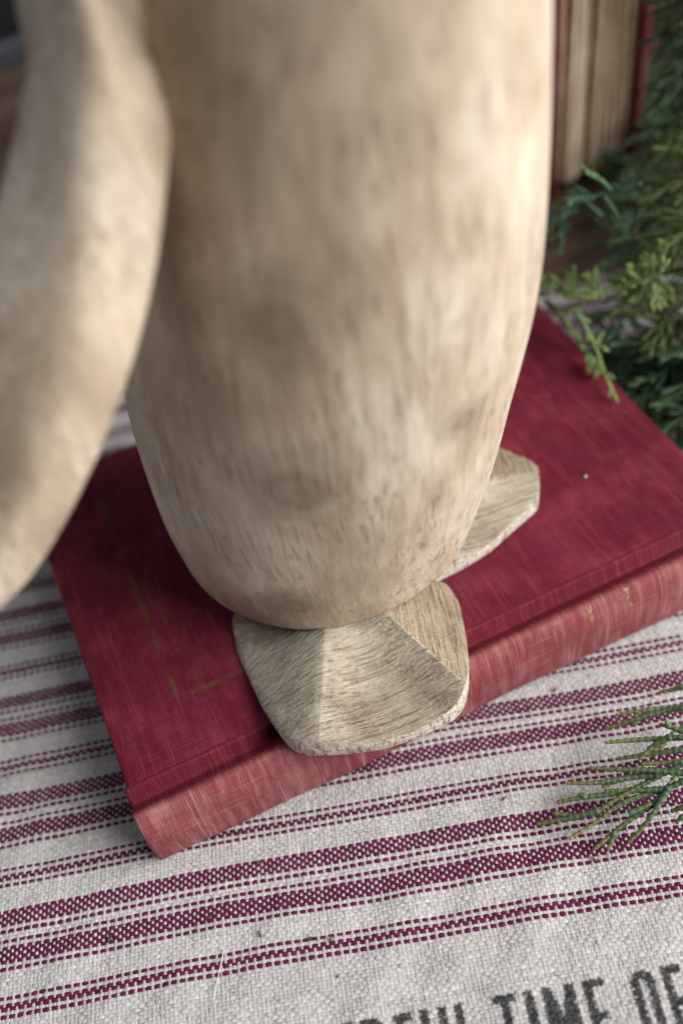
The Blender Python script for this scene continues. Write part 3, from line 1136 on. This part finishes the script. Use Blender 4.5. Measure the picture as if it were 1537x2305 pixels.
foot('foot', [(512, 1370), (524, 1440), (584, 1572), (634, 1660, .001), (660, 1692, .001), (700, 1706, 0), (775, 1702, 0), (862, 1690, 0), (950, 1661, 0), (1026, 1624, 0), (1046, 1592, .001), (1053, 1540, .006), (1052, 1470), (1045, 1410), (1030, 1332), (1005, 1290), (890, 1235), (760, 1215), (620, 1250), (540, 1310)],
     (0.0800, 0.0330), [(716, 1650), (1046, 1548)], 0.0085)
foot('foot', [(1090, 965), (1132, 993), (1190, 1030), (1209, 1052), (1213, 1080), (1210, 1118), (1155, 1185, .003), (1100, 1243, .001), (1050, 1280, 0), (1008, 1303, 0), (960, 1290), (900, 1240), (900, 1120), (980, 1000), (1050, 955)],
     (0.1130, 0.0460), [(1213, 1068), (1020, 1290)], 0.0078, dip=0.0045)

# ------------------------------------------------------------------ juniper
M_jun = mat_juniper('juniper_scale_leaves', (0.020, 0.048, 0.030, 1))
M_jun_blue = mat_juniper('bluish_juniper_leaves', (0.012, 0.05, 0.045, 1))
M_stem = mat_plain('juniper_bark', (0.050, 0.045, 0.020, 1), 0.8, 0.4, 300, 0.2, 0.0004)


def catmull(P, step):
    P = [np.array(p, float) for p in P]
    out = []
    for i in range(len(P) - 1):
        p0, p1, p2, p3 = P[max(0, i - 1)], P[i], P[i + 1], P[min(len(P) - 1, i + 2)]
        n = max(2, int(np.linalg.norm(p2 - p1) / step))
        for j in range(n):
            u = j / n
            out.append(0.5 * ((2 * p1) + (-p0 + p2) * u + (2 * p0 - 5 * p1 + 4 * p2 - p3) * u * u + (-p0 + 3 * p1 - 3 * p2 + p3) * u ** 3))
    out.append(P[-1])
    return out


def twig_geo(V, F, Cc, P, r0, r1, node=0.0017, sides=6, base=(0.055, 0.105, 0.045), tip=(0.15, 0.20, 0.07), scales=True):
    """jointed twig of overlapping scale leaves: bulges at every node"""
    pts = catmull(P, node / 3)
    n = len(pts)
    ref = np.array([0.3, 0.2, 0.93])
    st = len(V)
    base = np.array(base)
    tip = np.array(tip)
    jit = random.uniform(0.8, 1.2)
    for i, p in enumerate(pts):
        a = pts[max(0, i - 1)]
        b = pts[min(n - 1, i + 1)]
        d = b - a
        d /= np.linalg.norm(d) + 1e-9
        e1 = np.cross(d, ref)
        e1 /= np.linalg.norm(e1) + 1e-9
        e2 = np.cross(d, e1)
        u = i / (n - 1)
        ph = (i % 3) / 3
        bulge = (0.86, 1.0, 1.2)[i % 3] if scales else 1.0
        r = (r0 + (r1 - r0) * u) * bulge
        if i == n - 1: r *= 0.25
        for s in range(sides):
            an = 2 * math.pi * s / sides + 0.5 * (i // 3 % 2)
            sq = 1.0 + (0.14 if s % 2 else -0.08) * (1 if scales else 0)
            V.append(p + (e1 * math.cos(an) + e2 * math.sin(an)) * r * sq)
            c = base + (tip - base) * (u ** 1.6)
            c = c * jit * ((1.15, 1.0, 0.62)[i % 3] if scales else 1.0)
            Cc.append(c)
    for i in range(n - 1):
        for s in range(sides):
            s2 = (s + 1) % sides
            F.append((st + i * sides + s, st + i * sides + s2, st + (i + 1) * sides + s2, st + (i + 1) * sides + s))
    F.append(tuple(st + (n - 1) * sides + s for s in range(sides)))
    F.append(tuple(st + s for s in reversed(range(sides))))


def twig_obj(name, V, F, Cc, mat, parent):
    o = meshobj(name, V, F, mat, parent)
    if Cc is not None:
        at_ = o.data.color_attributes.new('Col', 'FLOAT_COLOR', 'POINT')
        at_.data.foreach_set('color', np.concatenate([np.clip(np.array(Cc), 0.003, 0.9), np.ones((len(Cc), 1))], 1).ravel())
    return o


def side_shoots(P, n, ln, r, V, F, Cc, spread=0.7, **kw):
    """little forking shoots along polyline P"""
    pts = catmull(P, 0.001)
    for k_ in range(n):
        u = (k_ + 0.6) / (n + 0.4)
        i = int(u * (len(pts) - 2))
        p = pts[i]
        d = pts[i + 1] - pts[i]
        d /= np.linalg.norm(d) + 1e-9
        sgn = 1 if k_ % 2 else -1
        sd_ = np.cross(d, [0.15 * random.uniform(-1, 1), 0.15, 1.0])
        sd_ /= np.linalg.norm(sd_) + 1e-9
        dr = d + sd_ * sgn * spread * random.uniform(0.7, 1.3) + np.array([0, 0, random.uniform(-0.25, 0.35)])
        dr /= np.linalg.norm(dr)
        L = ln * random.uniform(0.6, 1.2) * (1 - 0.45 * u)
        q1 = p + dr * L * 0.5
        q2 = p + (dr + d * 0.25) / np.linalg.norm(dr + d * 0.25) * L
        twig_geo(V, F, Cc, [p, q1, q2], r * 0.9, r * 0.6, **kw)
        if random.random() < 0.55:
            dr2 = dr - sd_ * sgn * 0.6
            dr2 /= np.linalg.norm(dr2)
            twig_geo(V, F, Cc, [q1, q1 + dr2 * L * 0.4], r * 0.8, r * 0.55, **kw)


def traced_sprig(label, stem_pts, twigs, r, mat, shoots=0, shoot_len=0.006, group='juniper sprigs', **kw):
    b = stem_pts[0]
    root = empty('juniper_sprig', b, label, 'juniper sprig', group)
    V, F = [], []
    twig_geo(V, F, [], stem_pts, 0.0009, 0.0007, sides=7, scales=False, node=0.004)
    twig_obj('stem', V, F, None, M_stem, root)
    for P in twigs:
        V, F, Cc = [], [], []
        twig_geo(V, F, Cc, P, r, r * 0.5, **kw)
        if shoots:
            side_shoots(P, shoots, shoot_len, r, V, F, Cc, **kw)
        twig_obj('branchlet', V, F, Cc, mat, root)
    return root


def grow_sprig(label, axis, nb, blen, r, mat, group, spread=0.8, shoots=5, shoot_len=0.008, **kw):
    """sprig grown along an axis: side branchlets, each with forking shoots"""
    root = empty('juniper_sprig', axis[0], label, 'juniper sprig', group)
    V, F = [], []
    twig_geo(V, F, [], axis, 0.0013, 0.0007, sides=7, scales=False, node=0.004)
    twig_obj('stem', V, F, None, M_stem, root)
    pts = catmull(axis, 0.001)
    for i in range(nb):
        u = 0.08 + 0.92 * i / (nb - 1)
        j = int(u * (len(pts) - 2))
        p = pts[j]
        d = pts[j + 1] - pts[j]
        d /= np.linalg.norm(d)
        ra = random.uniform(0, 2 * math.pi)
        e1 = np.cross(d, [0.1, 0.2, 1.0]); e1 /= np.linalg.norm(e1)
        e2 = np.cross(d, e1)
        sgn = 1 if i % 2 else -1
        out = e1 * sgn * random.uniform(0.6, 1.2) + e2 * random.uniform(-0.8, 0.8)
        dr = d * random.uniform(0.6, 1.1) + out * spread
        dr /= np.linalg.norm(dr)
        L = blen * random.uniform(0.6, 1.2) * (1 - 0.5 * u)
        q1 = p + dr * L * .5 + np.array([0, 0, -0.06 * L])
        dr2 = dr + d * 0.35 + np.array([0, 0, -0.15])
        dr2 /= np.linalg.norm(dr2)
        q2 = q1 + dr2 * L * .5
        for q in (q1, q2):
            q[2] = max(q[2], 0.002)
        V, F, Cc = [], [], []
        twig_geo(V, F, Cc, [p, q1, q2], r, r * 0.65, **kw)
        side_shoots([p, q1, q2], shoots, shoot_len, r, V, F, Cc, **kw)
        twig_obj('branchlet', V, F, Cc, mat, root)
    return root


# --- sprig in the near right corner, traced twig by twig; it lies on the towel
def c8(pts, z0, z1):
    out = []
    for i, (x, y) in enumerate(pts):
        q = (1100 + x / 3.517, 1500 + y / 3.517)
        z = z0 + (z1 - z0) * i / (len(pts) - 1)
        out.append(at(q, z))
    return out


near = [([(1700, 700), (1537, 770), (1340, 870), (1150, 970), (960, 1080), (830, 1180)], .014, .006), ([(870, 1140), (700, 1190), (520, 1225), (375, 1250)], .0075, .0025),
        ([(660, 1195), (500, 1162)], .0045, .004), ([(1700, 840), (1537, 910), (1400, 970), (1150, 1045), (980, 1130), (850, 1230), (630, 1368)], .014, .003),
        ([(1410, 965), (1300, 1090), (1150, 1190), (1020, 1290), (820, 1455)], .011, .003), ([(1000, 1310), (960, 1400), (935, 1462)], .005, .0025),
        ([(1425, 960), (1300, 1160), (1200, 1290), (1095, 1402)], .012, .0045), ([(1380, 975), (1150, 985), (915, 988)], .011, .007),
        ([(1340, 862), (1100, 885), (890, 955)], .012, .008), ([(1560, 850), (1250, 822), (1000, 820), (790, 805)], .016, .009),
        ([(1330, 850), (1050, 890), (850, 922), (612, 925)], .012, .007), ([(1150, 982), (960, 1012), (700, 1045), (540, 1078)], .0085, .004),
        ([(770, 1040), (700, 1005)], .006, .006), ([(1700, 570), (1537, 566), (1400, 572), (1150, 585), (915, 605)], .020, .013),
        ([(1700, 700), (1537, 752), (1400, 765), (1200, 776)], .020, .013), ([(1700, 280), (1537, 330), (1400, 350), (1200, 405), (1050, 452), (915, 500)], .020, .010),
        ([(1700, 290), (1537, 318), (1200, 352), (1000, 385)], .014, .008), ([(1700, 130), (1537, 160), (1450, 185), (1345, 205)], .018, .012),
        ([(1440, 556), (1300, 632), (1185, 738)], .019, .014), ([(1700, 640), (1537, 662), (1250, 700), (1000, 735)], .012, .008),
        ([(1700, 600), (1537, 522), (1450, 490), (1345, 458)], .024, .021), ([(1420, 480), (1400, 420)], .022, .024),
        ([(1700, 1060), (1537, 1110), (1435, 1152)], .012, .008), ([(1700, 1100), (1537, 1185), (1475, 1245)], .010, .006),
        ([(1130, 470), (1180, 420), (1230, 398)], .009, .011), ([(1100, 1165), (1200, 1125), (1290, 1085)], .008, .010),
        ([(1700, 430), (1500, 500), (1380, 620), (1260, 700)], .010, .006), ([(1700, 760), (1500, 860), (1400, 960), (1340, 990)], .008, .005)]
traced_sprig('fresh green juniper sprig with jointed twigs lying on the towel stripes', c8([(1950, 640), (1800, 680), (1640, 720)], .014, .017),
             [c8(*a) for a in near], 0.00095, M_jun, group='loose juniper', base=(0.125, 0.215, 0.12), tip=(0.30, 0.29, 0.11))


# --- sprigs by the far end of the book
def c2(pts, z0, z1):
    out = []
    for i, (x, y) in enumerate(pts):
        q = (1200 + x / 4.116, 400 + y / 4.116)
        z = z0 + (z1 - z0) * i / (len(pts) - 1)
        out.append(at(q, z))
    return out


mid = [([(1180, 900), (900, 965), (700, 1030), (560, 1060), (400, 1080), (200, 1030), (50, 890)], .055, .046), ([(640, 1130), (560, 1030), (470, 890)], .05, .052),
       ([(440, 1000), (400, 950), (345, 868)], .05, .05), ([(300, 1060), (240, 990), (150, 895)], .048, .048), ([(130, 1090), (90, 1000), (50, 900)], .046, .046),
       ([(580, 1120), (420, 1100), (275, 1110)], .052, .05), ([(720, 1130), (850, 1030), (1020, 950)], .05, .056), ([(1030, 1020), (860, 1150), (715, 1275)], .052, .044),
       ([(960, 930), (905, 860), (865, 795)], .056, .06), ([(1110, 900), (1075, 800), (1025, 690)], .058, .06), ([(1180, 880), (1200, 740), (1165, 560)], .06, .066),
       ([(1100, 980), (1130, 1120), (1185, 1225)], .055, .05), ([(1125, 1110), (1055, 1225)], .052, .05), ([(470, 1155), (390, 1200), (290, 1255)], .048, .044),
       ([(110, 1130), (250, 1290), (370, 1430), (490, 1600)], .044, .030), ([(390, 1230), (500, 1420), (600, 1640), (650, 1790), (780, 2085)], .046, .0275),
       ([(480, 1630), (540, 1730), (595, 1835)], .031, .028), ([(700, 930), (780, 940), (860, 930)], .054, .055), ([(900, 860), (960, 830), (1060, 760)], .057, .06),
       ([(1170, 960), (1230, 1100), (1230, 1170)], .05, .046), ([(600, 960), (560, 900), (545, 860)], .052, .053), ([(400, 1090), (330, 1040), (250, 1010)], .05, .05),
       ([(640, 1420), (580, 1480), (560, 1500)], .036, .034)]
traced_sprig('yellowish green juniper sprig drooping onto the far corner of the lying book', c2([(1900, 760), (1600, 800), (1380, 840), (1180, 900)], .066, .055),
             [c2(*a) for a in mid], 0.00088, M_jun, shoots=6, shoot_len=0.006, base=(0.12, 0.20, 0.065), tip=(0.30, 0.36, 0.09), node=0.0021)

far = [([(1000, 60), (700, 130), (500, 200), (330, 330), (150, 590)], .075, .045), ([(430, 260), (300, 290), (150, 275)], .06, .06), ([(480, 220), (540, 300), (585, 400)], .064, .055),
       ([(330, 340), (280, 500), (220, 690)], .055, .04), ([(640, 140), (700, 300), (730, 470)], .066, .05), ([(250, 420), (190, 400), (130, 440)], .05, .05),
       ([(720, 120), (600, 20), (480, -60)], .07, .08), ([(560, 190), (430, 180), (330, 220)], .066, .066)]
traced_sprig('soft bluish juniper sprig against the foot of the thick standing book', c2([(1700, -60), (1300, 0), (1000, 60)], .08, .075),
             [c2(*a) for a in far], 0.00085, M_jun_blue, shoots=7, shoot_len=0.009, base=(0.08, 0.18, 0.10), tip=(0.17, 0.28, 0.12), node=0.0021)

low = [([(1300, 1350), (1290, 1600), (1200, 1850), (1010, 2120)], .030, .010), ([(1340, 1480), (1220, 1800), (1060, 2210)], .026, .006), ([(1290, 1700), (1310, 1950), (1340, 2260)], .022, .005),
       ([(1380, 1400), (1360, 1800), (1300, 2200)], .03, .006), ([(1250, 1760), (1100, 1860), (930, 1870)], .02, .016), ([(1240, 1500), (1000, 1620), (800, 1880)], .028, .012),
       ([(1000, 1480), (860, 1640), (760, 1900)], .03, .012), ([(1180, 1900), (1160, 2100), (1150, 2290)], .014, .004), ([(1450, 1600), (1400, 2000), (1390, 2300)], .03, .006),
       ([(760, 1400), (660, 1480), (620, 1560)], .034, .03), ([(1500, 1750), (1400, 1700), (1280, 1790)], .024, .02)]
traced_sprig('dark blue green juniper sprig hanging beside the right edge of the lying book', c2([(1800, 1050), (1550, 1200), (1330, 1320)], .045, .032),
             [c2(*a) for a in low], 0.00072, M_jun_blue, shoots=2, shoot_len=0.010, base=(0.028, 0.105, 0.07), tip=(0.05, 0.16, 0.085))

# denser greenery that fills the corner to the right of the standing books
G = 'juniper heaped right of the standing books'
LG = 'dense juniper sprig in the dark heap right of the standing books'
heap_px = [((1800, 0, .12), (1600, 80, .10), (1525, 200, .08)), ((1750, 150, .09), (1560, 220, .08), (1500, 330, .06)),
           ((1800, 350, .07), (1600, 380, .07), (1490, 430, .06)), ((1750, 480, .065), (1600, 500, .065), (1490, 530, .06)),
           ((1800, -150, .14), (1620, -80, .13), (1540, 60, .10)), ((1750, 640, .04), (1600, 660, .04), (1480, 720, .035)),
           ((1750, 800, .03), (1600, 780, .03), (1450, 760, .025)), ((1800, 900, .02), (1650, 880, .022), (1530, 920, .015)),
           ((1650, 420, .02), (1520, 440, .025), (1400, 480, .02)), ((1650, 560, .015), (1500, 600, .018), (1380, 700, .012)),
           ((1600, 250, .03), (1500, 300, .03), (1460, 390, .025)), ((1560, 60, .03), (1510, 130, .03), (1515, 260, .03)),
           ((1950, 300, .06), (1800, 360, .07), (1650, 420, .06)), ((2000, 560, .05), (1850, 560, .06), (1680, 580, .05)),  # sprigs from here on are out of view, added to shade the cloth
           ((1950, 760, .04), (1820, 740, .045), (1660, 740, .04))]
heap = [[at((x, y), z) for (x, y, z) in A] for A in heap_px]
for i in range(17):                       # unseen sprigs added at the right to block light from the corner
    a = np.array([random.uniform(.40, .50), random.uniform(.02, .20), random.uniform(.03, .20)])
    d_ = np.array([-.09, random.uniform(-.02, .05), random.uniform(-.02, .02)])
    heap.append([a, a + d_ * .5 + np.array([0, 0, .01]), a + d_])
for i in range(16):                       # and behind, beside the standing books
    a = np.array([random.uniform(.36, .46), random.uniform(.25, .42), 0.004])
    d_ = np.array([random.uniform(-.03, .02), random.uniform(-.04, .02), random.uniform(.07, .15)])
    heap.append([a, a + d_ * .55 + np.array([.004, 0, 0]), a + d_])
for i in range(20):                       # low sprigs under the bunch
    q = (random.uniform(1470, 1640), random.uniform(180, 860)) if i < 13 else (random.uniform(1530, 1640), random.uniform(780, 960))
    a = at((q[0] + 160, q[1] + random.uniform(-60, 60)), 0.012)
    b = at(q, 0.014)
    c_ = at((q[0] - 110, q[1] + random.uniform(-50, 70)), 0.008)
    heap.append([a, b, c_])
for i, A in enumerate(heap):
    yellow = i in (1, 2, 3, 5, 12, 18, 22, 40, 44, 48)
    grow_sprig(LG if not yellow else 'yellow green juniper sprig in the heap right of the standing books', [np.array(a) for a in A], 16, 0.034, 0.00088, M_jun if yellow else M_jun_blue, G, shoots=5, shoot_len=0.010,
               base=(0.07, 0.125, 0.04) if yellow else (0.045, 0.10, 0.045), tip=(0.19, 0.22, 0.05) if yellow else (0.12, 0.20, 0.07), node=0.0024, sides=5)

# ------------------------------------------------------------------ crumbs on the towel
M_crumb = mat_juniper('dry_leaf_crumb', (0.05, 0.03, 0.012, 1))
M_lint = mat_plain('white_fibre', (0.75, 0.75, 0.76, 1), 0.5, 0.05, 200, 0.4)
crumbs = [((246, 2113), (0.05, 0.09, 0.03), 0.0014, 1.0, 'curled green leaf crumb on the lower wide plum stripe'),
          ((585, 2102), (0.12, 0.03, 0.02), 0.0013, 1.6, 'reddish brown leaf crumb on the cream cloth'),
          ((583, 1940), (0.10, 0.12, 0.04), 0.0012, 0.3, 'pale green needle crumb near the corner of the book'),
          ((744, 2112), (0.25, 0.13, 0.07), 0.0011, 1.4, 'tan crumb by the thin plum stripes'),
          ((1248, 1552), (0.03, 0.06, 0.02), 0.0011, 0.8, 'dark green crumb close under the book spine'),
          ((1135, 1798), (0.05, 0.08, 0.03), 0.0011, 0.2, 'green crumb near the juniper twig tips'),
          ((762, 2195), (0.16, 0.25, 0.05), 0.0008, 0.5, 'tiny lime crumb above the printed words'),
          ((1335, 1932), (0.05, 0.08, 0.02), 0.0011, 2.0, 'green crumb under the juniper tips on a plum stripe'),
          ((700, 2112), (0.04, 0.06, 0.02), 0.0007, 1.1, 'tiny dark crumb beside the tan crumb')]
for q, c, L, a, lab in crumbs:
    p = at(q, 0.0004)
    s1, t1_ = p[:2] @ ES, p[:2] @ ET
    p[2] = float(wrinkle(np.array(s1), np.array(t1_))) + 0.0004
    d = np.array([math.cos(a), math.sin(a), 0.12])
    L *= 0.75
    V, F, Cc = [], [], []
    twig_geo(V, F, Cc, [p - d * L, p + np.array([0, 0, 0.0003]), p + d * L], 0.00032, 0.00016, node=0.0007, base=c, tip=tuple(x * 1.4 for x in c))
    V = np.array(V)
    o = meshobj('leaf_crumb', V - p, F, M_crumb)
    o.location = Vector(p)
    at_ = o.data.color_attributes.new('Col', 'FLOAT_COLOR', 'POINT')
    at_.data.foreach_set('color', np.concatenate([np.clip(np.array(Cc), 0.003, 0.9), np.ones((len(Cc), 1))], 1).ravel())
    tag(o, lab, 'leaf crumb', 'crumbs scattered on the towel')
P = []
for q, z in (((503, 2135), .0007), ((494, 2180), .0012), ((484, 2230), .0010), ((478, 2262), .0007)):
    p = at(q, z)
    p[2] = float(wrinkle(np.array(p[:2] @ ES), np.array(p[:2] @ ET))) + z
    P.append(p)
V, F = [], []
twig_geo(V, F, [], P, 0.00022, 0.00008, sides=5, scales=False, node=0.003)
V = np.array(V)
o = meshobj('lint_fibre', V - P[1], F, M_lint)
o.location = Vector(P[1])
tag(o, 'thin white fibre lying across the thin plum stripes', 'lint')
# dust speck on the book cover
p = at((1317, 1073), T + 0.0003)
V, F = rounded_box(-.0005, .0005, -.0004, .0004, -.0003, .0005, .00025)
o = meshobj('dust_speck', V, F, M_lint)
o.location = Vector(p)
tag(o, 'tiny pale dust speck on the crimson cover', 'dust speck')
